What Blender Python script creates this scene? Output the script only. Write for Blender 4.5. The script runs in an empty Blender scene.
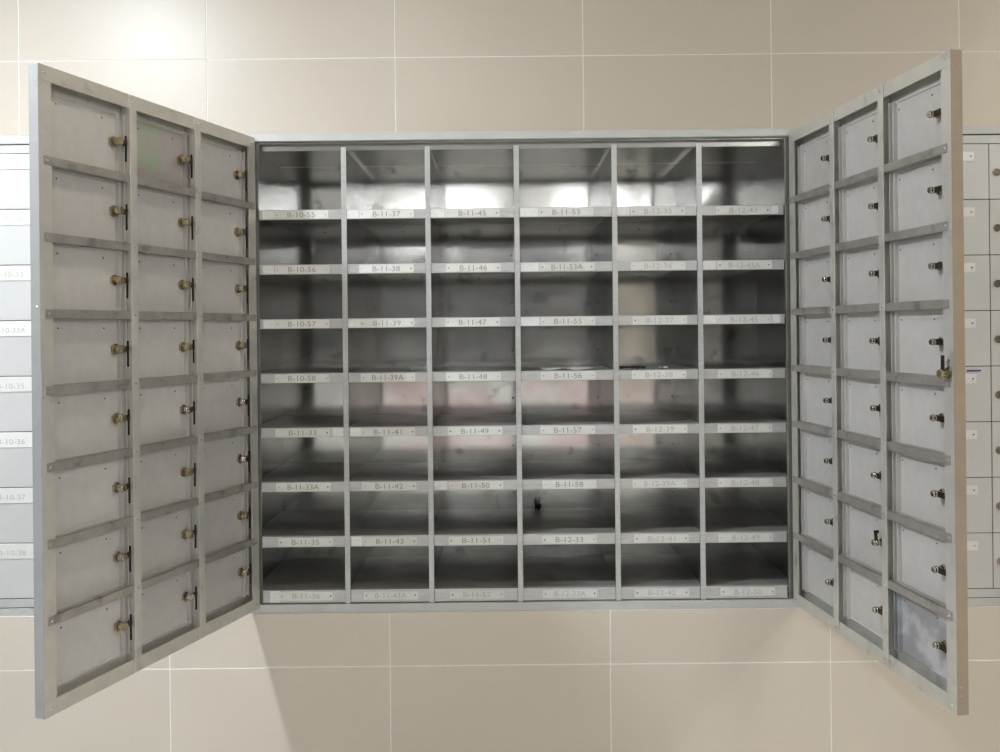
import bpy, bmesh, math, random
from mathutils import Vector, Matrix
random.seed(7)

# ------------------------------------------------------------------ units
K = 0.00277            # metres per unit on the cabinet's front plane
EYE = 1.50             # eye height (m); unit heights below are measured from it
F = 900.0
scene = bpy.context.scene
COL = scene.collection
def X(v): return v * K
def Z(v): return EYE + v * K

# ------------------------------------------------------------------ camera
cam_d = bpy.data.cameras.new('camera')
cam_d.sensor_fit = 'HORIZONTAL'; cam_d.sensor_width = 36.0
cam_d.lens = 36.0 * F / 1000.0
cam_d.shift_y = -0.045
cam_d.clip_start = 0.01
cam = bpy.data.objects.new('camera', cam_d); COL.objects.link(cam)
cam.matrix_world = (Matrix.Translation((0, -F * K, EYE)) @ Matrix.Rotation(math.radians(90), 4, 'X')
                    @ Matrix.Rotation(math.radians(-0.6), 4, 'Z'))
scene.camera = cam

# ------------------------------------------------------------------ world, exposure
world = bpy.data.worlds.new('world'); scene.world = world
world.use_nodes = True
world.node_tree.nodes['Background'].inputs[0].default_value = (0.9, 0.95, 1.0, 1)
world.node_tree.nodes['Background'].inputs[1].default_value = 0.0
vs = scene.view_settings
vs.view_transform = 'Standard'; vs.look = 'None'; vs.gamma = 1.0
vs.use_curve_mapping = False
vs.exposure = 0.1

# ceiling lamps: x, y (m), power (W), colour, kind
CEIL = 3.0
LAMPS = [
    (-1.66, -1.10, 60.0, (0.90, 0.98, 1.08), 'down'),
    (-0.40, -1.10, 6.0, (1.0, 0.93, 0.82), 'down'),
    (3.00, -1.10, 39.0, (1.0, 0.93, 0.82), 'down'),
    (-0.47, -7.4, 28.0, (0.97, 0.98, 1.0), 'tube'),
    (1.10, -7.4, 26.0, (0.97, 0.98, 1.0), 'tube'),
    (2.10, -7.4, 9.0, (0.90, 0.95, 1.0), 'tube'),
    (-1.10, -8.75, 26.0, (0.97, 0.98, 1.0), 'tube'),  # this and the next: unseen fill lamps added for far floor and wall foot
    (1.60, -8.75, 26.0, (0.97, 0.98, 1.0), 'tube'),
    (-2.30, -4.6, 22.0, (1.0, 0.98, 0.95), 'panel'),
    (2.30, -4.6, 50.0, (1.0, 0.975, 0.94), 'panel'),
]

# ------------------------------------------------------------------ materials
def lin(r, g, b):
    f = lambda c: (c / 255 / 12.92) if c / 255 <= 0.04045 else ((c / 255 + 0.055) / 1.055) ** 2.4
    return (f(r), f(g), f(b), 1.0)
def mat(name, col, rough=0.5, metal=0.0, var=0.0, scale=12.0, rvar=0.0, stretch=(1, 1, 1), rand=0.0,
        stain_or_reflection=None, bump=0.0, spec=0.5):
    """principled surface with noise mottling; stain_or_reflection = list of (colour, scale, threshold, softness, amount)"""
    m = bpy.data.materials.new(name); m.use_nodes = True
    nt = m.node_tree; N = nt.nodes; L = nt.links
    p = N['Principled BSDF']
    p.inputs['Roughness'].default_value = rough
    p.inputs['Metallic'].default_value = metal
    p.inputs['Specular IOR Level'].default_value = spec
    tc = N.new('ShaderNodeTexCoord'); mp = N.new('ShaderNodeMapping')
    mp.inputs['Scale'].default_value = stretch
    geo = N.new('ShaderNodeNewGeometry')
    L.new(geo.outputs['Position'], mp.inputs['Vector'])
    nz = N.new('ShaderNodeTexNoise'); nz.inputs['Scale'].default_value = scale; nz.inputs['Detail'].default_value = 6
    L.new(mp.outputs[0], nz.inputs['Vector'])
    cr = N.new('ShaderNodeValToRGB')
    cr.color_ramp.elements[0].position = 0.3; cr.color_ramp.elements[1].position = 0.7
    cr.color_ramp.elements[0].color = [c * (1 - var) for c in col[:3]] + [1]
    cr.color_ramp.elements[1].color = [min(1, c * (1 + var)) for c in col[:3]] + [1]
    L.new(nz.outputs['Fac'], cr.inputs['Fac'])
    out = cr.outputs['Color']
    if rand:
        oi = N.new('ShaderNodeObjectInfo'); mr = N.new('ShaderNodeMapRange')
        mr.inputs['To Min'].default_value = 1 - rand; mr.inputs['To Max'].default_value = 1 + rand
        L.new(oi.outputs['Random'], mr.inputs['Value'])
        mx = N.new('ShaderNodeMix'); mx.data_type = 'RGBA'; mx.blend_type = 'MULTIPLY'; mx.inputs['Factor'].default_value = 1
        L.new(out, mx.inputs['A']); L.new(mr.outputs[0], mx.inputs['B']); out = mx.outputs['Result']
    for i, (sc, ss, th, so, am, *zone) in enumerate(stain_or_reflection or []):
        n2 = N.new('ShaderNodeTexNoise'); n2.inputs['Scale'].default_value = ss; n2.inputs['Detail'].default_value = 5
        mp2 = N.new('ShaderNodeMapping'); mp2.inputs['Location'].default_value = (3.7 * i + 1.3, 1.1, 2.3 * i)
        L.new(geo.outputs['Position'], mp2.inputs['Vector']); L.new(mp2.outputs[0], n2.inputs['Vector'])
        r2 = N.new('ShaderNodeMapRange'); r2.inputs['From Min'].default_value = th; r2.inputs['From Max'].default_value = th + so
        r2.inputs['To Max'].default_value = am
        L.new(n2.outputs['Fac'], r2.inputs['Value'])
        fac = r2.outputs[0]
        if zone:                       # painted reflection confined to one patch: centre and half size in z and x
            zc, zh, xc, xh = zone[0]
            sep = N.new('ShaderNodeSeparateXYZ'); L.new(geo.outputs['Position'], sep.inputs[0])
            for ax, c0, hh in (('Z', EYE + zc * K, zh * K), ('X', xc * K, xh * K)):
                a = N.new('ShaderNodeMath'); a.operation = 'SUBTRACT'; L.new(sep.outputs[ax], a.inputs[0]); a.inputs[1].default_value = c0
                b = N.new('ShaderNodeMath'); b.operation = 'ABSOLUTE'; L.new(a.outputs[0], b.inputs[0])
                q = N.new('ShaderNodeMapRange'); q.interpolation_type = 'SMOOTHSTEP'; L.new(b.outputs[0], q.inputs['Value'])
                q.inputs['From Min'].default_value = hh * 0.5; q.inputs['From Max'].default_value = hh
                q.inputs['To Min'].default_value = 1; q.inputs['To Max'].default_value = 0
                w = N.new('ShaderNodeMath'); w.operation = 'MULTIPLY'; L.new(fac, w.inputs[0]); L.new(q.outputs[0], w.inputs[1]); fac = w.outputs[0]
        mx = N.new('ShaderNodeMix'); mx.data_type = 'RGBA'; L.new(fac, mx.inputs['Factor'])
        L.new(out, mx.inputs['A']); mx.inputs['B'].default_value = sc; out = mx.outputs['Result']
    L.new(out, p.inputs['Base Color'])
    if rvar:
        rr = N.new('ShaderNodeMapRange'); rr.inputs['From Min'].default_value = 0.3; rr.inputs['From Max'].default_value = 0.7
        rr.inputs['To Min'].default_value = max(0.02, rough - rvar); rr.inputs['To Max'].default_value = rough + rvar
        n3 = N.new('ShaderNodeTexNoise'); n3.inputs['Scale'].default_value = scale * 0.6; n3.inputs['Detail'].default_value = 4
        L.new(mp.outputs[0], n3.inputs['Vector']); L.new(n3.outputs['Fac'], rr.inputs['Value'])
        L.new(rr.outputs[0], p.inputs['Roughness'])
    if bump:
        bp = N.new('ShaderNodeBump'); bp.inputs['Strength'].default_value = bump; bp.inputs['Distance'].default_value = 0.002
        L.new(nz.outputs['Fac'], bp.inputs['Height']); L.new(bp.outputs[0], p.inputs['Normal'])
    return m
def emit(name, col, strength):
    m = bpy.data.materials.new(name); m.use_nodes = True
    p = m.node_tree.nodes['Principled BSDF']
    p.inputs['Base Color'].default_value = (0.9, 0.9, 0.88, 1)
    p.inputs['Emission Color'].default_value = (*col, 1); p.inputs['Emission Strength'].default_value = strength
    return m

M = {}
M['tile'] = mat('beige_porcelain_tile', lin(207, 197, 182), 0.36, 0, 0.012, 3, 0.0, rand=0.012, spec=0.35)
M['grout'] = mat('pale_grout', lin(236, 232, 222), 0.8, 0, 0.04, 60)
M['ceiling'] = mat('white_ceiling_paint', lin(235, 234, 230), 0.8, 0, 0.02, 6)
M['plaster'] = mat('grey_wall_paint', lin(62, 61, 59), 0.6, 0, 0.03, 4)
M['floor'] = mat('polished_pale_floor_tile', lin(218, 217, 213), 0.18, 0, 0.05, 5)
DIRT = lin(60, 55, 48)
M['frame'] = mat('light_grey_steel_paint', lin(190, 190, 187), 0.42, 0.25, 0.04, 20)
M['inner'] = mat('galvanised_steel_interior', lin(158, 158, 155), 0.26, 0.8, 0.05, 5, 0.0,
                 stain_or_reflection=[(DIRT, 3, 0.5, 0.3, 0.15)])
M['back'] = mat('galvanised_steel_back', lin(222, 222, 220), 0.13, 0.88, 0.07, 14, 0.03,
                stain_or_reflection=[(DIRT, 13, 0.60, 0.08, 0.4), (lin(205, 140, 150), 7.0, 0.36, 0.25, 0.36, (-92, 60, 20, 230))])  # dirt, then a pink reflection of the room painted into the colour
M['shelf'] = mat('dusty_steel_shelf', lin(165, 164, 158), 0.46, 0.5, 0.12, 14, 0.08,
                 stain_or_reflection=[(DIRT, 6, 0.54, 0.16, 0.4)])
M['lip'] = mat('brushed_steel_edge', lin(190, 190, 188), 0.34, 0.55, 0.08, 30, 0.06, (1, 1, 4))
M['flange'] = mat('door_frame_steel', lin(206, 203, 195), 0.40, 0.42, 0.06, 22, 0.06, stain_or_reflection=[(DIRT, 18, 0.62, 0.1, 0.25)])
M['rail'] = mat('door_rail_steel', lin(172, 168, 161), 0.38, 0.5, 0.12, 26, 0.1, stain_or_reflection=[(DIRT, 22, 0.58, 0.12, 0.35)])
M['flap'] = mat('flap_back_steel', lin(198, 195, 191), 0.50, 0.15, 0.04, 40, 0.05, rand=0.05)
M['flap_scuffed'] = mat('scuffed_flap_steel', lin(165, 166, 168), 0.45, 0.4, 0.08, 30, 0.05,
                        stain_or_reflection=[(lin(215, 216, 220), 14, 0.48, 0.14, 0.75)])
M['flap_film'] = mat('flap_with_tinted_film', lin(182, 176, 174), 0.32, 0.4, 0.04, 20, 0.03,
                     stain_or_reflection=[(lin(190, 140, 160), 5, 0.50, 0.12, 0.8), (lin(165, 190, 155), 6, 0.50, 0.12, 0.7)])
M['edge_grey'] = mat('grey_edge_paint', lin(160, 160, 158), 0.5, 0.1, 0.05, 20)
M['edge'] = mat('beige_edge_paint', lin(168, 152, 132), 0.5, 0.1, 0.05, 20)
M['brass'] = mat('aged_brass', lin(172, 158, 128), 0.30, 0.85, 0.2, 60, 0.08)
M['nickel'] = mat('worn_nickel', lin(185, 176, 160), 0.22, 0.95, 0.12, 60, 0.05)
M['cam'] = mat('dark_lock_cam', lin(70, 64, 54), 0.4, 0.8, 0.2, 60)
M['dark'] = mat('dark_slot', lin(38, 36, 33), 0.8)
M['rivet'] = mat('rivet_steel', lin(215, 215, 212), 0.25, 0.8)
M['hole'] = mat('dark_rivet', lin(112, 106, 99), 0.6, 0.3)
M['plate'] = mat('white_label_plastic', lin(214, 213, 208), 0.4, 0, 0.03, 50, rand=0.05)
M['tape'] = mat('worn_clear_tape', lin(222, 222, 219), 0.5, 0, 0.08, 80)
M['print'] = mat('grey_engraved_print', lin(140, 137, 134), 0.6)
M['printfaint'] = mat('faded_engraved_print', lin(176, 173, 168), 0.6)
M['paint'] = mat('light_grey_door_paint', lin(194, 193, 190), 0.45, 0.05, 0.02, 14, rand=0.015)
M['gap'] = mat('dark_joint', lin(70, 68, 64), 0.8)
M['paper'] = mat('creased_paper', lin(222, 220, 214), 0.8, 0, 0.08, 40)
M['leaf'] = mat('dry_dark_scrap', lin(62, 52, 42), 0.8, 0, 0.3, 60)
M['blue'] = mat('blue_tape', lin(62, 66, 140), 0.5)
M['lampbody'] = mat('white_lamp_metal', lin(232, 232, 230), 0.4)

# ------------------------------------------------------------------ mesh helpers
def box(bm, x0, x1, y0, y1, z0, z1, bev=0.0):
    vs_ = [bm.verts.new(c) for c in ((x0, y0, z0), (x1, y0, z0), (x1, y1, z0), (x0, y1, z0),
                                     (x0, y0, z1), (x1, y0, z1), (x1, y1, z1), (x0, y1, z1))]
    fs = [bm.faces.new([vs_[i] for i in f]) for f in
          ((0, 3, 2, 1), (4, 5, 6, 7), (0, 1, 5, 4), (1, 2, 6, 5), (2, 3, 7, 6), (3, 0, 4, 7))]
    if bev:
        es = {e for f in fs for e in f.edges}
        bmesh.ops.bevel(bm, geom=list(es), offset=bev, segments=1, affect='EDGES')
def ubox(bm, x0, x1, y0, y1, z0, z1, bev=0.0):       # in units
    box(bm, min(x0, x1) * K, max(x0, x1) * K, min(y0, y1) * K, max(y0, y1) * K, min(z0, z1) * K, max(z0, z1) * K, bev)
def cyl(bm, p, axis, r0, r1, h, n=14):
    """tapered cylinder starting at p, running h along axis"""
    a = Vector(axis).normalized()
    rot = Vector((0, 0, 1)).rotation_difference(a).to_matrix().to_4x4()
    bmesh.ops.create_cone(bm, cap_ends=True, segments=n, radius1=r0, radius2=r1, depth=h,
                          matrix=Matrix.Translation(Vector(p) + a * h / 2) @ rot)
def dome(bm, p, r, n=8):
    bmesh.ops.create_uvsphere(bm, u_segments=n, v_segments=5, radius=r, matrix=Matrix.Translation(p))
def mesh(name, bm):
    me = bpy.data.meshes.new(name); bm.normal_update(); bm.to_mesh(me); bm.free(); return me
def obj(name, data, m=None, parent=None, loc=(0, 0, 0), rz=0.0, smooth=False):
    if isinstance(data, bmesh.types.BMesh): data = mesh(name, data)
    if m is not None and len(data.materials) == 0: data.materials.append(M[m])
    if smooth and not isinstance(data, type(None)):
        for p in data.polygons: p.use_smooth = len(p.vertices) == 4
    o = bpy.data.objects.new(name, data); COL.objects.link(o)
    o.parent = parent; o.location = loc; o.rotation_euler = (0, 0, rz)
    return o
def root(name, label, cat, loc=(0, 0, 0), group=None):
    o = bpy.data.objects.new(name, None); COL.objects.link(o); o.location = loc
    o.empty_display_size = 0.1
    o['label'] = label; o['category'] = cat
    if group: o['group'] = group
    return o
def struct(o, label):
    o['kind'] = 'structure'; o['label'] = label; return o
_font_cache = {}
def text_mesh(s, width, height):
    key = (s, round(width, 5))
    if key in _font_cache: return _font_cache[key]
    cu = bpy.data.curves.new('lettering', 'FONT'); cu.body = s; cu.size = 1.0
    cu.align_x = 'CENTER'; cu.align_y = 'CENTER'; cu.resolution_u = 3
    o = bpy.data.objects.new('lettering', cu); COL.objects.link(o)
    bpy.context.view_layer.update()
    dg = bpy.context.evaluated_depsgraph_get()
    me = bpy.data.meshes.new_from_object(o.evaluated_get(dg))
    bpy.data.objects.remove(o); bpy.data.curves.remove(cu)
    xs = [v.co.x for v in me.vertices]; ys = [v.co.y for v in me.vertices]
    cx, cy = (max(xs) + min(xs)) / 2, (max(ys) + min(ys)) / 2
    sx, sy = width / (max(xs) - min(xs)), height / (max(ys) - min(ys))
    for v in me.vertices:
        v.co = ((v.co.x - cx) * sx, 0.0, (v.co.y - cy) * sy)
    _font_cache[key] = me
    return me

# ================================================================== the room
WALL_Y = 152 * K            # tile face of the upper wall
LOW_Y = -1.6 * K              # tile face of the half-height wall under the cabinets
ROOM_X, ROOM_Y = 4.6, -9.6
TP, TH = 220.0, 108.0       # tile pitch and height

bm = bmesh.new(); box(bm, -ROOM_X, ROOM_X, ROOM_Y, LOW_Y + 0.02, -0.1, 0.0)
struct(obj('floor', bm, 'floor'), 'polished pale tiled floor of the lobby')
bm = bmesh.new(); box(bm, -ROOM_X, ROOM_X, ROOM_Y, WALL_Y + 0.2, CEIL, CEIL + 0.1)
struct(obj('ceiling', bm, 'ceiling'), 'white painted ceiling of the lobby')
for nm, x0, x1, y0, y1, lb in (('wall_left', -ROOM_X - 0.15, -ROOM_X, ROOM_Y, WALL_Y + 0.2, 'plain grey side wall at the left of the lobby'),
                               ('wall_right', ROOM_X, ROOM_X + 0.15, ROOM_Y, WALL_Y + 0.2, 'plain grey side wall at the right of the lobby'),
                               ('wall_front', -ROOM_X, ROOM_X, ROOM_Y - 0.15, ROOM_Y, 'plain grey wall across the lobby, facing the mailboxes')):
    bm = bmesh.new(); box(bm, x0, x1, y0, y1, -0.1, CEIL + 0.1)
    struct(obj(nm, bm, 'plaster'), lb)

bm = bmesh.new(); box(bm, -ROOM_X, ROOM_X, ROOM_Y, ROOM_Y + 0.03, 0.0, 0.86)
struct(obj('bounce_panel_1', bm, 'ceiling'), 'added pale bounce panel along the foot of the far lobby wall')  # unseen panel added to brighten reflections in the lower pigeonholes
bm = bmesh.new(); box(bm, 1.25, 1.49, -6.3, -6.06, 0.0, CEIL)
struct(obj('wall_pillar', bm, 'tile'), 'slim beige pillar in the lobby behind the viewer')
TT = 0.008                  # tile thickness
bm = bmesh.new(); box(bm, -ROOM_X, ROOM_X, WALL_Y + 0.0009, WALL_Y + 0.2, 0.0, CEIL)
wall = struct(obj('wall_back', bm, 'grout'), 'beige tiled wall above and behind the mailbox cabinets')
bm = bmesh.new(); box(bm, -ROOM_X, ROOM_X, LOW_Y + 0.0009, WALL_Y + 0.0008, 0.0, Z(-280))
low = struct(obj('wall_lower', bm, 'grout'), 'beige tiled half-height wall that carries the mailbox cabinets')

_tile = {}
def tile(parent, cx, z0, z1, y, w=TP):
    g = 0.65
    key = (round(z1 - z0, 2), w)
    if key not in _tile:
        b = bmesh.new()
        ubox(b, -w / 2 + g, w / 2 - g, 0, TT / K, -(z1 - z0) / 2 + g, (z1 - z0) / 2 - g, 0.0007)
        _tile[key] = mesh('tile', b)
    obj('tile', _tile[key], 'tile', parent, (X(cx), y, Z((z0 + z1) / 2)))
zrows = [213.0 + TH * i for i in range(4)]
for z0 in [105.0] + zrows:
    z1 = min(z0 + TH, (CEIL - EYE) / K)
    for i in range(-6, 7):
        tile(wall, -9.5 + i * TP, z0, z1, WALL_Y)
for z1, z0 in ((-279.4, -333.6), (-333.6, -333.6 - TH), (-333.6 - TH, -EYE / K)):
    for i in range(-6, 7):
        tile(low, -3.2 + i * TP, z0, z1, LOW_Y)

# ceiling lamps
for i, (lx, ly, pw, lc, kind) in enumerate(LAMPS):
    if kind == 'down':
        lab = ['round downlight above the left end of the mailboxes', 'round downlight above the middle of the mailboxes',
               'round downlight above the right end of the mailboxes'][i]
        r = root('ceiling_downlight', lab, 'ceiling light', (lx, ly, CEIL), 'round downlights along the mailbox wall')
        bm = bmesh.new(); cyl(bm, (0, 0, -0.012), (0, 0, 1), 0.105, 0.115, 0.012, 32); obj('trim_ring', bm, 'lampbody', r)
        bm = bmesh.new(); cyl(bm, (0, 0, -0.016), (0, 0, 1), 0.075, 0.08, 0.004, 32)
        dm = obj('diffuser', bm, None, r); me = emit('downlight_glow', lc, pw / (math.pi * math.pi * 0.075 ** 2)); dm.data.materials.append(me)
    elif kind == 'tube':
        lab = ['twin tube ceiling light far behind, left of the pillar', 'twin tube ceiling light far behind, just left of the pillar head',
               'twin tube ceiling light far behind, right of the pillar',
               'added twin tube fill light by the far wall, left one', 'added twin tube fill light by the far wall, right one'][i - 3]
        r = root('ceiling_tube_or_fill_light', lab, 'ceiling light', (lx, ly, CEIL), 'twin tube ceiling lights far back in the lobby, two of them added')
        bm = bmesh.new(); box(bm, -0.30, 0.30, -0.62, 0.62, -0.03, 0, 0.004); obj('housing', bm, 'lampbody', r)
        gm = emit('tube_glow', lc, pw / (math.pi * 2 * math.pi * 0.05 * 1.16))
        for tx in (-0.19, 0.19):
            bm = bmesh.new(); cyl(bm, (tx, -0.58, -0.085), (0, 1, 0), 0.05, 0.05, 1.16, 16)
            dm = obj('tube', bm, None, r); dm.data.materials.append(gm)
            bm = bmesh.new()
            box(bm, tx - 0.02, tx + 0.02, -0.6, -0.582, -0.14, -0.0305); box(bm, tx - 0.02, tx + 0.02, 0.582, 0.6, -0.14, -0.0305)
            obj('tube_holder', bm, 'lampbody', r)
    else:
        lab = ['square ceiling light over the left of the lobby', 'square ceiling light over the right of the lobby'][i - 8]
        r = root('ceiling_panel_light', lab, 'ceiling light', (lx, ly, CEIL), 'square ceiling lights over the lobby')
        bm = bmesh.new(); box(bm, -0.33, 0.33, -0.33, 0.33, -0.03, 0, 0.004); obj('housing', bm, 'lampbody', r)
        bm = bmesh.new(); box(bm, -0.30, 0.30, -0.30, 0.30, -0.034, -0.0302)
        dm = obj('diffuser', bm, None, r); dm.data.materials.append(emit('panel_glow', lc, pw / (math.pi * 0.36)))

# ================================================================== the open cabinet
XL, XR = -253.0, 298.0            # outside of the carcass
ZT, ZB = 200.0, -280.0
DEP = 134.0                        # inside depth
cab = root('mailbox_cabinet', 'open steel mailbox cabinet with both wide doors swung out and empty pigeonholes',
           'mailbox cabinet', (0, 0, Z(ZB)))
def cz(v): return v - ZB           # heights inside the cabinet's own frame (units)
def cpart(name, bmx, m, **kw): return obj(name, bmx, m, cab, **kw)

bm = bmesh.new(); ubox(bm, XL, XR, 0, DEP + 4, cz(192), cz(ZT), 0.0008); cpart('top_rail', bm, 'frame')
bm = bmesh.new(); ubox(bm, XL, XR, 0, DEP + 4, cz(ZB), cz(-271.5), 0.0008); cpart('bottom_rail', bm, 'frame')
bm = bmesh.new(); ubox(bm, XL, -251, 0.6, DEP + 4, cz(-271.4), cz(191.9)); ubox(bm, -251, -241, 3, 6, cz(-271.4), cz(191.9)); cpart('side_panel', bm, 'inner')
bm = bmesh.new(); ubox(bm, 296, XR, 0.6, DEP + 4, cz(-271.4), cz(191.9)); ubox(bm, 287, 296, 3, 6, cz(-271.4), cz(191.9)); cpart('side_panel', bm, 'inner')
bm = bmesh.new(); ubox(bm, -240.9, 286.9, 12, 14, cz(184.5), cz(190.3)); cpart('header_strip', bm, 'inner')
bm = bmesh.new(); ubox(bm, -250.9, 295.9, 5.2, DEP, cz(190.4), cz(191.8)); cpart('ceiling_sheet', bm, 'inner')

DIV = [-155.0, -71.0, 18.0, 116.0, 201.0]
EDG = [-251.0] + DIV + [296.0]
LIPT = [123.4, 68.5, 14.0, -40.5, -95.0, -149.5, -204.0, -258.0]
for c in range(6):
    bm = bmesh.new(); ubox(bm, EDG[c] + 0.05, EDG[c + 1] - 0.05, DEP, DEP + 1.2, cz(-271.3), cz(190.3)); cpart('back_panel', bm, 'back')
_dv = None
for d in DIV:
    if _dv is None:
        b = bmesh.new()
        ubox(b, -0.5, 0.5, 2.0, DEP - 0.1, cz(-271.2), cz(185.8))
        _dv = mesh('divider', b)
        b = bmesh.new(); ubox(b, -2.6, 2.6, 0.9, 1.9, cz(-271.2), cz(185.8), 0.0006); _de = mesh('divider_edge', b)
    dv = cpart('divider', _dv, 'inner', loc=(X(d), 0, 0))
    obj('divider_edge', _de, 'lip', dv)

PLATE_C = [302.0, 387.5, 473.5, 567.5, 659.5, 745.0]      # plate centres, photograph column -> units about the axis
NUM = [['B-10-55', 'B-10-56', 'B-10-57', 'B-10-58', 'B-11-33', 'B-11-33A', 'B-11-35', 'B-11-36'],
       ['B-11-37', 'B-11-38', 'B-11-39', 'B-11-39A', 'B-11-41', 'B-11-42', 'B-11-43', 'B-11-43A'],
       ['B-11-45', 'B-11-46', 'B-11-47', 'B-11-48', 'B-11-49', 'B-11-50', 'B-11-51', 'B-11-52'],
       ['B-11-53', 'B-11-53A', 'B-11-55', 'B-11-56', 'B-11-57', 'B-11-58', 'B-12-33', 'B-12-33A'],
       ['B-12-35', 'B-12-36', 'B-12-37', 'B-12-38', 'B-12-39', 'B-12-39A', 'B-12-41', 'B-12-42'],
       ['B-12-43', 'B-12-43A', 'B-12-45', 'B-12-46', 'B-12-47', 'B-12-48', 'B-12-49', 'B-12-50']]
TAPE = {(0, 0): [(263, 274.5)], (0, 1): [(263, 274)], (0, 2): [(263, 274)], (0, 4): [(331, 342)], (0, 7): [(267, 277)],
        (1, 0): [(347, 359.5)], (1, 2): [(348, 359.5)], (1, 4): [(349, 359.5)], (1, 6): [(349, 359.5)], (2, 0): [(431, 445.5)],
        (2, 5): [(433, 445.5)], (3, 0): [(521, 539.5)], (3, 1): [(521, 539.5)], (3, 2): [(521, 539.5)], (4, 0): [(618.6, 631)],
        (5, 1): [(704, 717)], (5, 2): [(704, 717), (773, 781)], (5, 0): [(773, 780)]}
_sh = {}; _pl = None; _scr = None
for c in range(6):
    x0, x1 = EDG[c] + 0.6, EDG[c + 1] - 0.6
    l0 = -240.5 if c == 0 else EDG[c] + 2.7
    l1 = 285.5 if c == 5 else EDG[c + 1] - 2.7
    for r in range(8):
        h = 9.6 if r < 6 else (10.6 if r == 6 else 12.4)
        key = (c, h)
        if key not in _sh:
            b = bmesh.new()
            ubox(b, x0, x1, 3.4, DEP - 0.1, -1.0, -0.1)
            _sh[key] = mesh('shelf', b)
            b = bmesh.new()
            ubox(b, l0, l1, 2.2, 3.2, -h, 0, 0.0008)
            ubox(b, l0, l1, 2.4, 9.0, -0.9, 0.12)
            ubox(b, l0, l1, 2.4, 6.0, -h, -h + 0.9)
            _sh[key + ('lip',)] = mesh('shelf_lip', b)
        zt = cz(LIPT[r]); s = obj('shelf', _sh[key], 'shelf', cab, (0, 0, zt * K))
        obj('shelf_lip', _sh[key + ('lip',)], 'lip', s)
        if _pl is None:
            b = bmesh.new(); ubox(b, -27.3, 27.3, 0, 0.55, -4.2, 4.2, 0.0004); _pl = mesh('label_plate', b)
            b = bmesh.new()
            cyl(b, (0, 0, 0), (0, -1, 0), 0.85 * K, 0.5 * K, 0.45 * K, 8)
            _scr = [mesh('label_rivet', b)]; _scr.append(_scr[0].copy())
        px = PLATE_C[c] - 500 + (random.uniform(-1, 1) if r else 0)
        pz = -h / 2 - (0.1 if r < 6 else (0.3 if r == 6 else -0.4))
        obj('label_plate', _pl, 'plate', s, (X(px), 1.62 * K, pz * K))
        for sx in (-24.6, 24.6):
            q = random.random() < 0.55
            obj('label_rivet', _scr[q], 'rivet' if q else 'hole', s, (X(px + sx), 1.62 * K, pz * K))
        t = NUM[c][r]
        faint = c >= 4 or r == 7
        me = text_mesh(t, (27.5 if len(t) == 7 else 31.5) * K, 5.2 * K)
        lt = obj('lettering', me, None, s, (X(px), 1.5 * K, pz * K))
        if not me.materials: me.materials.append(M['printfaint' if faint else 'print'])
        for (a0, a1) in TAPE.get((c, r), []):
            b = bmesh.new(); ubox(b, a0 - 500, a1 - 500, 1.9, 2.15, -h + 0.7, -0.6); obj('tape_residue', b, 'tape', s)

# rivets on the back sheet and along the seams
bm = bmesh.new()
for c, d in enumerate(DIV):
    for r in range(8):
        zt = cz(LIPT[r]) + 18
        for sx in ((-4, 4) if c >= 3 else ((-4,) if c == 2 else ())):
            cyl(bm, ((d + sx) * K, (DEP) * K, zt * K), (0, -1, 0), 1.1 * K, 0.8 * K, 0.5 * K, 8)
for c in range(6):
    for r in range(8):
        cyl(bm, ((EDG[c] + EDG[c + 1]) / 2 * K + X(3), DEP * K, (cz(LIPT[r]) - 8) * K), (0, -1, 0), 1.1 * K, 0.8 * K, 0.5 * K, 8)
o = cpart('back_rivets', bm, 'hole'); o['kind'] = 'stuff'

# ------------------------------------------------------------------ the two wide doors
DW_L, DW_R, DH, DT = 269.0, 266.0, 469.5, 8.0     # width, height, thickness (units)
ROWZ = [DH / 2 - 13.2 - 55.4 * i for i in range(9)]   # flap row limits about the door's middle
  
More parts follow.
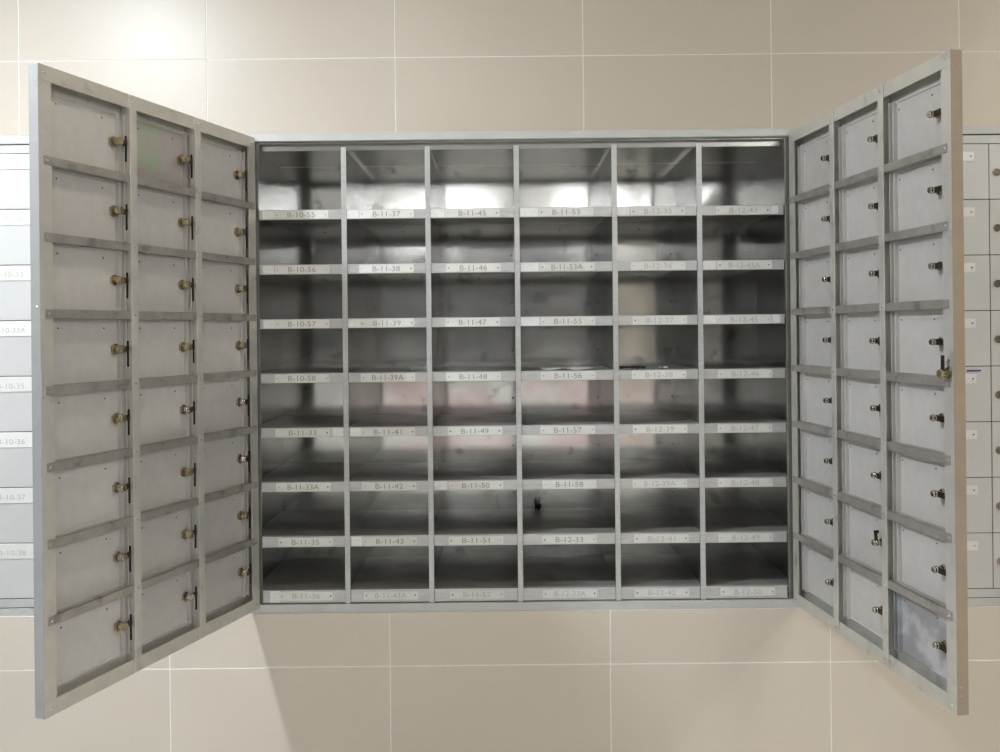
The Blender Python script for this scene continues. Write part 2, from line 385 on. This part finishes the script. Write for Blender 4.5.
def cabinet_door(hx, ang, s, hinge_right, DW):
    """door mesh with its hinge on local z; s = +1 when the inner side is local +y"""
    def ub(b, x0, x1, y0, y1, z0, z1, bev=0.0): ubox(b, x0, x1, s * y0, s * y1, z0, z1, bev)
    H = DH / 2
    COLU = [11.5, 87.0, 95.0, 170.0, 178.0, DW - 11.5]
    bm = bmesh.new()
    ub(bm, 0, DW, -1, 0, H - 11.5, H, 0.0005); ub(bm, 0, DW, -1, 0, -H, -H + 11.5, 0.0005)
    ub(bm, 0, 11.5, -1, -0.02, -H + 11.5, H - 11.5); ub(bm, DW - 11.5, DW, -1, -0.02, -H + 11.5, H - 11.5)
    ub(bm, 0, DW, -DT, -1, H - 0.9, H); ub(bm, 0, DW, -DT, -1, -H, -H + 0.9)
    ub(bm, 0, 0.9, -DT, -1, -H + 0.9, H - 0.9); ub(bm, DW - 0.9, DW, -DT, -1, -H + 0.9, H - 0.9)
    # outer skin round the flaps
    ub(bm, 0, 15, -DT - 0.7, -DT - 0.03, -H, H); ub(bm, DW - 15, DW, -DT - 0.7, -DT - 0.03, -H, H)
    ub(bm, 15, DW - 15, -DT - 0.7, -DT - 0.03, H - 19, H); ub(bm, 15, DW - 15, -DT - 0.7, -DT - 0.03, -H, -H + 19)
    d = obj('cabinet_door', bm, 'flange', cab, (X(hx), -2.2 * K, cz(-39.5) * K), ang)
    # hinge
    bm = bmesh.new()
    for i in range(6):
        z0 = -H + 4 + i * (DH - 8) / 6
        cyl(bm, (-0.4 * K, s * -3.0 * K, (z0 + 0.4) * K), (0, 0, 1), 1.7 * K, 1.7 * K, ((DH - 8) / 6 - 0.8) * K, 10)
    obj('hinge', bm, 'rail', d)
    # mullions
    bm = bmesh.new()
    if hinge_right: ubox(bm, -4, 4, s * -(DT - 0.3), s * 1.2, -H + 1.2, H - 1.2, 0.0006)
    else:           # folded strip on a narrower web
        ubox(bm, -4, 4, s * 0.1, s * 1.2, -H + 1.2, H - 1.2, 0.0005); ubox(bm, -3.6, 0.2, s * -(DT - 0.3), s * 0.1, -H + 1.2, H - 1.2)
    ubox(bm, -7, 7, s * -DT, s * -(DT - 0.3), -H + 11, H - 11)
    mu = mesh('mullion', bm)
    for u in (91.0, 174.0): obj('mullion', mu, 'flange', d, (X(u), 0, 0))
    # rails
    bm = bmesh.new()
    ub(bm, 2.5, DW - 4, 0.05, 0.9, -3.2, 3.2, 0.0005)
    ub(bm, 11.6, DW - 11.6, -DT + 0.3, 0.05, -3.2, -2.4)
    ub(bm, 11.6, DW - 11.6, -DT + 0.3, -1.2, 2.4, 3.6)
    ub(bm, 11.6, DW - 11.6, -DT, -DT + 0.3, -6, 6)
    ra = mesh('rail', bm)
    for i in range(1, 8): obj('rail', ra, 'rail', d, (0, 0, ROWZ[i] * K))
    # flaps, locks
    fl = {}
    bm = bmesh.new()                                    # lock cylinder pointing inwards
    g = 1.0 if hinge_right else 0.78
    cyl(bm, (0, 0, 0), (0, s, 0), 4.6 * K * g, 4.6 * K * g, 1.6 * K, 6)
    cyl(bm, (0, s * 1.6 * K, 0), (0, s, 0), 3.0 * K * g, 3.0 * K * g, 5.6 * K, 16)
    cyl(bm, (0, s * 7.2 * K, 0), (0, s, 0), 3.5 * K * g, 2.7 * K * g, 1.7 * K, 16)
    lk = mesh('cam_lock', bm)
    dirx = -1 if hinge_right else 1
    bm = bmesh.new(); ubox(bm, -2.4 * dirx, 10 * dirx, s * 5.0, s * 6.0, -2.2, 2.2, 0.0008)
    ubox(bm, 7.5 * dirx, 10 * dirx, s * 3.6, s * 5.0, -2.2, 2.2, 0.0004); cm = mesh('lock_cam', bm)
    bm = bmesh.new(); ubox(bm, -0.15, 0.15, -1.0, 1.0, -10.5, 10.5); sl = mesh('latch_slot', bm)
    dots = bmesh.new()
    for c in range(3):
        u0, u1 = COLU[2 * c], COLU[2 * c + 1]
        for r in range(8):
            z1, z0 = ROWZ[r], ROWZ[r + 1]
            cu, czz = (u0 + u1) / 2, (z0 + z1) / 2
            w = (u1 - u0) / 2 - 0.9; h = (z1 - z0) / 2 - 3.4
            key = c
            if key not in fl:
                b = bmesh.new()
                ubox(b, -w, w, s * -DT, s * -(DT - 1.2), -h, h, 0.0004)
                # folded edges of the sheet-metal flap
                lockside = -1 if hinge_right else 1
                ubox(b, -w, -w + 0.9, s * -(DT - 1.2), s * -(DT - 4.6), -h, h)
                ubox(b, -w + 3.0, -w + 3.8, s * -(DT - 1.2), s * -(DT - 3.2), -h, h)
                ubox(b, -w + 6.0, -w + 6.8, s * -(DT - 1.2), s * -(DT - 4.4), -h, h)
                ubox(b, w - 1.2, w, s * -(DT - 1.2), s * -(DT - 2.8), -h, h)
                ubox(b, -w + 6.8, w - 1.2, s * -(DT - 1.2), s * -(DT - 2.0), h - 1.6, h)
                ubox(b, -w + 6.8, w - 1.2, s * -(DT - 1.2), s * -(DT - 2.0), -h, -h + 1.6)
                fl[key] = mesh('letter_flap', b)
                fl[key].materials.append(M['flap'])
            me = fl[key]
            special = None
            if hinge_right and (c, r) == (1, 0): special = 'flap_film'
            if not hinge_right and (c, r) == (2, 7): special = 'flap_scuffed'
            if special:
                me = me.copy(); me.materials.clear(); me.materials.append(M[special])
            f = obj('letter_flap', me, None, d, (X(cu), 0, czz * K))
            if special == 'flap_film': f['label'] = 'flap with a faint pink and green sheen'
            if special == 'flap_scuffed': f['label'] = 'flap with whitish scuff marks'
            lu = (u0 + 11.0) if hinge_right else (u1 - 12.5)
            ly = s * -(DT - 1.25) * K
            m_l = 'brass' if (hinge_right and random.random() < 0.8) else 'nickel'
            lm = lk if m_l == 'nickel' else _brass(lk)
            obj('cam_lock', lm, m_l, d, (X(lu), ly, (czz + 0.5) * K), smooth=True)
            ca = obj('lock_cam', cm, 'cam', d, (X(lu), ly, (czz + 0.5) * K))
            if not hinge_right and (c, r) == (1, 6): ca.rotation_euler = (0, math.radians(-100), 0)
            if hinge_right:
                obj('latch_slot', sl, 'dark', d, (X(u0 + 0.12 if c else 11.5), s * -(DT / 2 - 1.0) * K, (czz - 3.5) * K))
            for q in (-0.74, 0.45):
                cyl(dots, (X(cu + q * w * (1 if s < 0 else -1)), s * -(DT - 1.2) * K, (czz + h - 7) * K), (0, s, 0), 0.8 * K, 0.6 * K, 0.4 * K, 8)
    o = obj('flap_rivets', dots, 'hole', d); o['kind'] = 'stuff'
    riv = bmesh.new()
    for i in range(1, 8):
        for u in (91.0, 174.0): dome(riv, (X(u), s * 1.2 * K, ROWZ[i] * K), 0.9 * K)
        for u in (6.5, DW - 6.5): dome(riv, (X(u), s * 0.9 * K, ROWZ[i] * K), 0.9 * K)
    for u in (5.5, 91, 174, DW - 5.5):
        for zz in (H - 5.5, -H + 5.5): dome(riv, (X(u), s * (1.2 if 10 < u < 200 else 0) * K, zz * K), 0.9 * K)
    for zz in (H - 12, H - 55, 60, -80, -H + 70, -H + 20, -H + 14):
        dome(riv, (DW * K, s * -DT * 0.4 * K, zz * K), 0.8 * K)
    o = obj('rivets', riv, 'rivet', d); o['kind'] = 'stuff'
    return d
_bc = {}
def _brass(me):
    if me.name not in _bc:
        c = me.copy(); c.materials.clear(); _bc[me.name] = c
    return _bc[me.name]

dl = cabinet_door(-242.5, math.atan2(-254, -85), 1, True, DW_L)
dl['label'] = 'left wide door standing open, brass locks on its inner side'
dr = cabinet_door(290.0, math.atan2(-266, 29), -1, False, DW_R)
dr['label'] = 'right wide door standing open, nickel locks on its inner side'

bm = bmesh.new(); ubox(bm, DW_R - 0.05, DW_R + 0.3, 0.1, DT + 0.6, -DH / 2 + 0.4, DH / 2 - 0.4)
o = obj('edge_strip', bm, 'edge', dr); o['label'] = 'dull beige painted edge'
bm = bmesh.new(); ubox(bm, DW_L - 0.05, DW_L + 0.3, -0.1, -DT - 0.6, -DH / 2 + 0.4, DH / 2 - 0.4)
obj('edge_strip', bm, 'edge_grey', dl)
# big door lock on the right door, keeper on the left one
bm = bmesh.new()
cyl(bm, (0, 0, 0), (0, -1, 0), 4.2 * K, 4.2 * K, 2 * K, 6); cyl(bm, (0, -2 * K, 0), (0, -1, 0), 2.6 * K, 2.6 * K, 4 * K, 14)
cyl(bm, (0, -6 * K, 0), (0, -1, 0), 3.6 * K, 3.0 * K, 1.6 * K, 14)
o = obj('main_lock', bm, 'brass', dr, (X(DW_R - 5.5), 0, 6 * K)); o['label'] = 'brass lock of the whole door'
bm = bmesh.new(); ubox(bm, -2.0, 2.0, -5, -4.2, -2.5, 13, 0.0008); obj('main_lock_cam', bm, 'cam', dr, (X(DW_R - 5.5), 0, 6 * K))
bm = bmesh.new(); ubox(bm, DW_L - 2.4, DW_L + 0.25, -3.2, 0.25, -10, 10, 0.0005); obj('lock_keeper', bm, 'frame', dl, (0, 0, 4 * K))

# ================================================================== closed cabinets on both sides
def closed_cabinet(x0, ncol, side):
    """closed cabinet of six flap columns; columns run from the open cabinet outwards"""
    w = 15 + ncol * 88 + 15
    xa, xb = (x0, x0 + w) if side > 0 else (x0 - w, x0)
    lab = ('closed grey mailbox cabinet at the right, blank white tags on its flaps' if side > 0
           else 'closed pale mailbox cabinet at the left, numbered tags on its flaps')
    r = root('mailbox_cabinet', lab, 'mailbox cabinet', (0, 0, Z(ZB) + 0.0006))
    bm = bmesh.new()
    ubox(bm, xa, xb, 1.0, DEP + 4, 0, cz(ZT))
    ubox(bm, xa, xb, 0, 1.0, cz(192), cz(ZT), 0.0005); ubox(bm, xa, xb, 0, 1.0, 0, cz(-272.6), 0.0005)
    ubox(bm, xa, xa + 7, 0, 1.0, cz(-272.6), cz(192)); ubox(bm, xb - 7, xb, 0, 1.0, cz(-272.6), cz(192))
    obj('body', bm, 'frame', r)
    bm = bmesh.new()
    ubox(bm, xa + 7, xb - 7, 0.6, 0.95, cz(-272.4), cz(191.8))
    obj('door_joint', bm, 'gap', r)
    bm = bmesh.new()
    d0, d1 = xa + 8, xb - 8
    ubox(bm, d0, d1, -0.4, 0.5, cz(182.3), cz(190.4), 0.0005); ubox(bm, d0, d1, -0.4, 0.5, cz(-271.6), cz(-263.3), 0.0005)
    ubox(bm, d0, xa + 14.7, -0.4, 0.5, cz(-263.3), cz(182.3)); ubox(bm, xb - 14.7, d1, -0.4, 0.5, cz(-263.3), cz(182.3))
    door = obj('cabinet_door', bm, 'frame', r)
    b = bmesh.new(); ubox(b, -43.6, 43.6, -0.3, 0.5, -27.4, 27.4, 0.0006); fm = mesh('letter_flap', b)
    if side > 0: b = bmesh.new(); ubox(b, -29, 29, -0.9, -0.32, -4.6, 4.6, 0.0004)
    else: b = bmesh.new(); ubox(b, -36, 36, -0.9, -0.32, -7.4, 7.4, 0.0004)
    pm = mesh('label_plate', b)
    b = bmesh.new()
    cyl(b, (0, -0.9 * K, 0), (0, -1, 0), 1.1 * K, 0.7 * K, 0.5 * K, 8)
    rm = mesh('label_rivet', b)
    b = bmesh.new(); cyl(b, (0, -0.3 * K, 0), (0, -1, 0), 4.0 * K, 3.6 * K, 1.6 * K, 18); cyl(b, (0, -1.9 * K, 0), (0, -1, 0), 2.6 * K, 2.4 * K, 0.8 * K, 18)
    lm = mesh('cam_lock', b)
    for c in range(ncol):
        cx = x0 + side * (15 + 44 + 88 * c)
        for i in range(8):
            zc = cz(182 - 55.6 * (i + 0.5))
            obj('letter_flap', fm, 'paint', door, (X(cx), 0, zc * K))
            pz = zc + (15.2 if side > 0 else 19.6)
            obj('label_plate', pm, 'plate', door, (X(cx), 0, pz * K))
            if side > 0:
                for sx in (-25.5, 25.5): obj('label_rivet', rm, 'rivet', door, (X(cx + sx), 0, pz * K))
            obj('cam_lock', lm, 'nickel', door, (X(cx - 36.5), 0, (zc - 1) * K), smooth=True)
            if side < 0 and c == 2:
                t = ['B-09-57', 'B-09-58', 'B-10-33', 'B-10-33A', 'B-10-35', 'B-10-36', 'B-10-37', 'B-10-38'][i]
                me = text_mesh(t + ' ', (27.5 if len(t) == 7 else 31.5) * K, 5.2 * K)
                if not me.materials: me.materials.append(M['printfaint'])
                obj('lettering', me, None, door, (X(cx), -0.96 * K, (pz - 1.5) * K))
    return r, door
lc, ld = closed_cabinet(-254.5, 6, -1)
rc, rd = closed_cabinet(299.5, 6, 1)
bm = bmesh.new(); ubox(bm, 466, 480, -1.1, -0.92, cz(-45.6), cz(-44), 0.0)
o = obj('blue_mark', bm, 'blue', rd); o['label'] = 'thin strip of blue tape'

# ================================================================== scraps left in the pigeonholes
def sheet(name, m, label, cat, cx, y, zt, w, d, th, bend, group=None, rz=0.0):
    """a creased little sheet with thickness lying on a shelf"""
    bm = bmesh.new(); nx, ny = 8, 4
    grid = [[None] * (ny + 1) for _ in range(nx + 1)]; low_ = [[None] * (ny + 1) for _ in range(nx + 1)]
    for i in range(nx + 1):
        for j in range(ny + 1):
            a, b = i / nx - 0.5, j / ny - 0.5
            zz = bend * (abs(math.sin(a * 5.1 + b * 1.7)) * 0.7 + random.random() * 0.3)
            grid[i][j] = bm.verts.new((a * w * K, b * d * K, (zz + th) * K)); low_[i][j] = bm.verts.new((a * w * K, b * d * K, zz * K))
    for i in range(nx):
        for j in range(ny):
            bm.faces.new((grid[i][j], grid[i + 1][j], grid[i + 1][j + 1], grid[i][j + 1]))
            bm.faces.new((low_[i][j], low_[i][j + 1], low_[i + 1][j + 1], low_[i + 1][j]))
    for i in range(nx):
        for j, fl in ((0, False), (ny, True)):
            q = (low_[i][j], low_[i + 1][j], grid[i + 1][j], grid[i][j]); bm.faces.new(q if not fl else q[::-1])
    for j in range(ny):
        for i, fl in ((0, True), (nx, False)):
            q = (low_[i][j], low_[i][j + 1], grid[i][j + 1], grid[i][j]); bm.faces.new(q if not fl else q[::-1])
    zmin = min(v.co.z for v in bm.verts)
    for v in bm.verts: v.co.z -= zmin
    o = obj(name, bm, m, None, (X(cx), y * K, Z(zt)), rz)
    o['label'] = label; o['category'] = cat
    if group: o['group'] = group
    return o
sheet('paper_scrap', 'paper', 'small torn white paper scrap standing up behind the B-12-35 label', 'paper', 142, 20, 123.5, 7, 8, 0.3, 3.2)
sheet('leaflet', 'paper', 'creased leaflet lying on the shelf above the B-11-56 label', 'leaflet', 68, 30, -40.4, 52, 34, 0.4, 2.6, rz=0.1)
sheet('paper_scrap', 'leaf', 'dark curled scrap on the shelf above the B-12-38 label', 'scrap', 136, 26, -40.4, 26, 18, 0.5, 3.4)
sheet('paper_scrap', 'paper', 'tiny white paper bit on the shelf above the B-12-38 label', 'paper', 167, 24, -40.4, 9, 8, 0.3, 2.2)
sheet('dry_leaf', 'leaf', 'dark dry leaf at the back of the shelf above the B-12-33 label', 'leaf', 41, 120, -203.9, 7, 20, 0.5, 9.0)
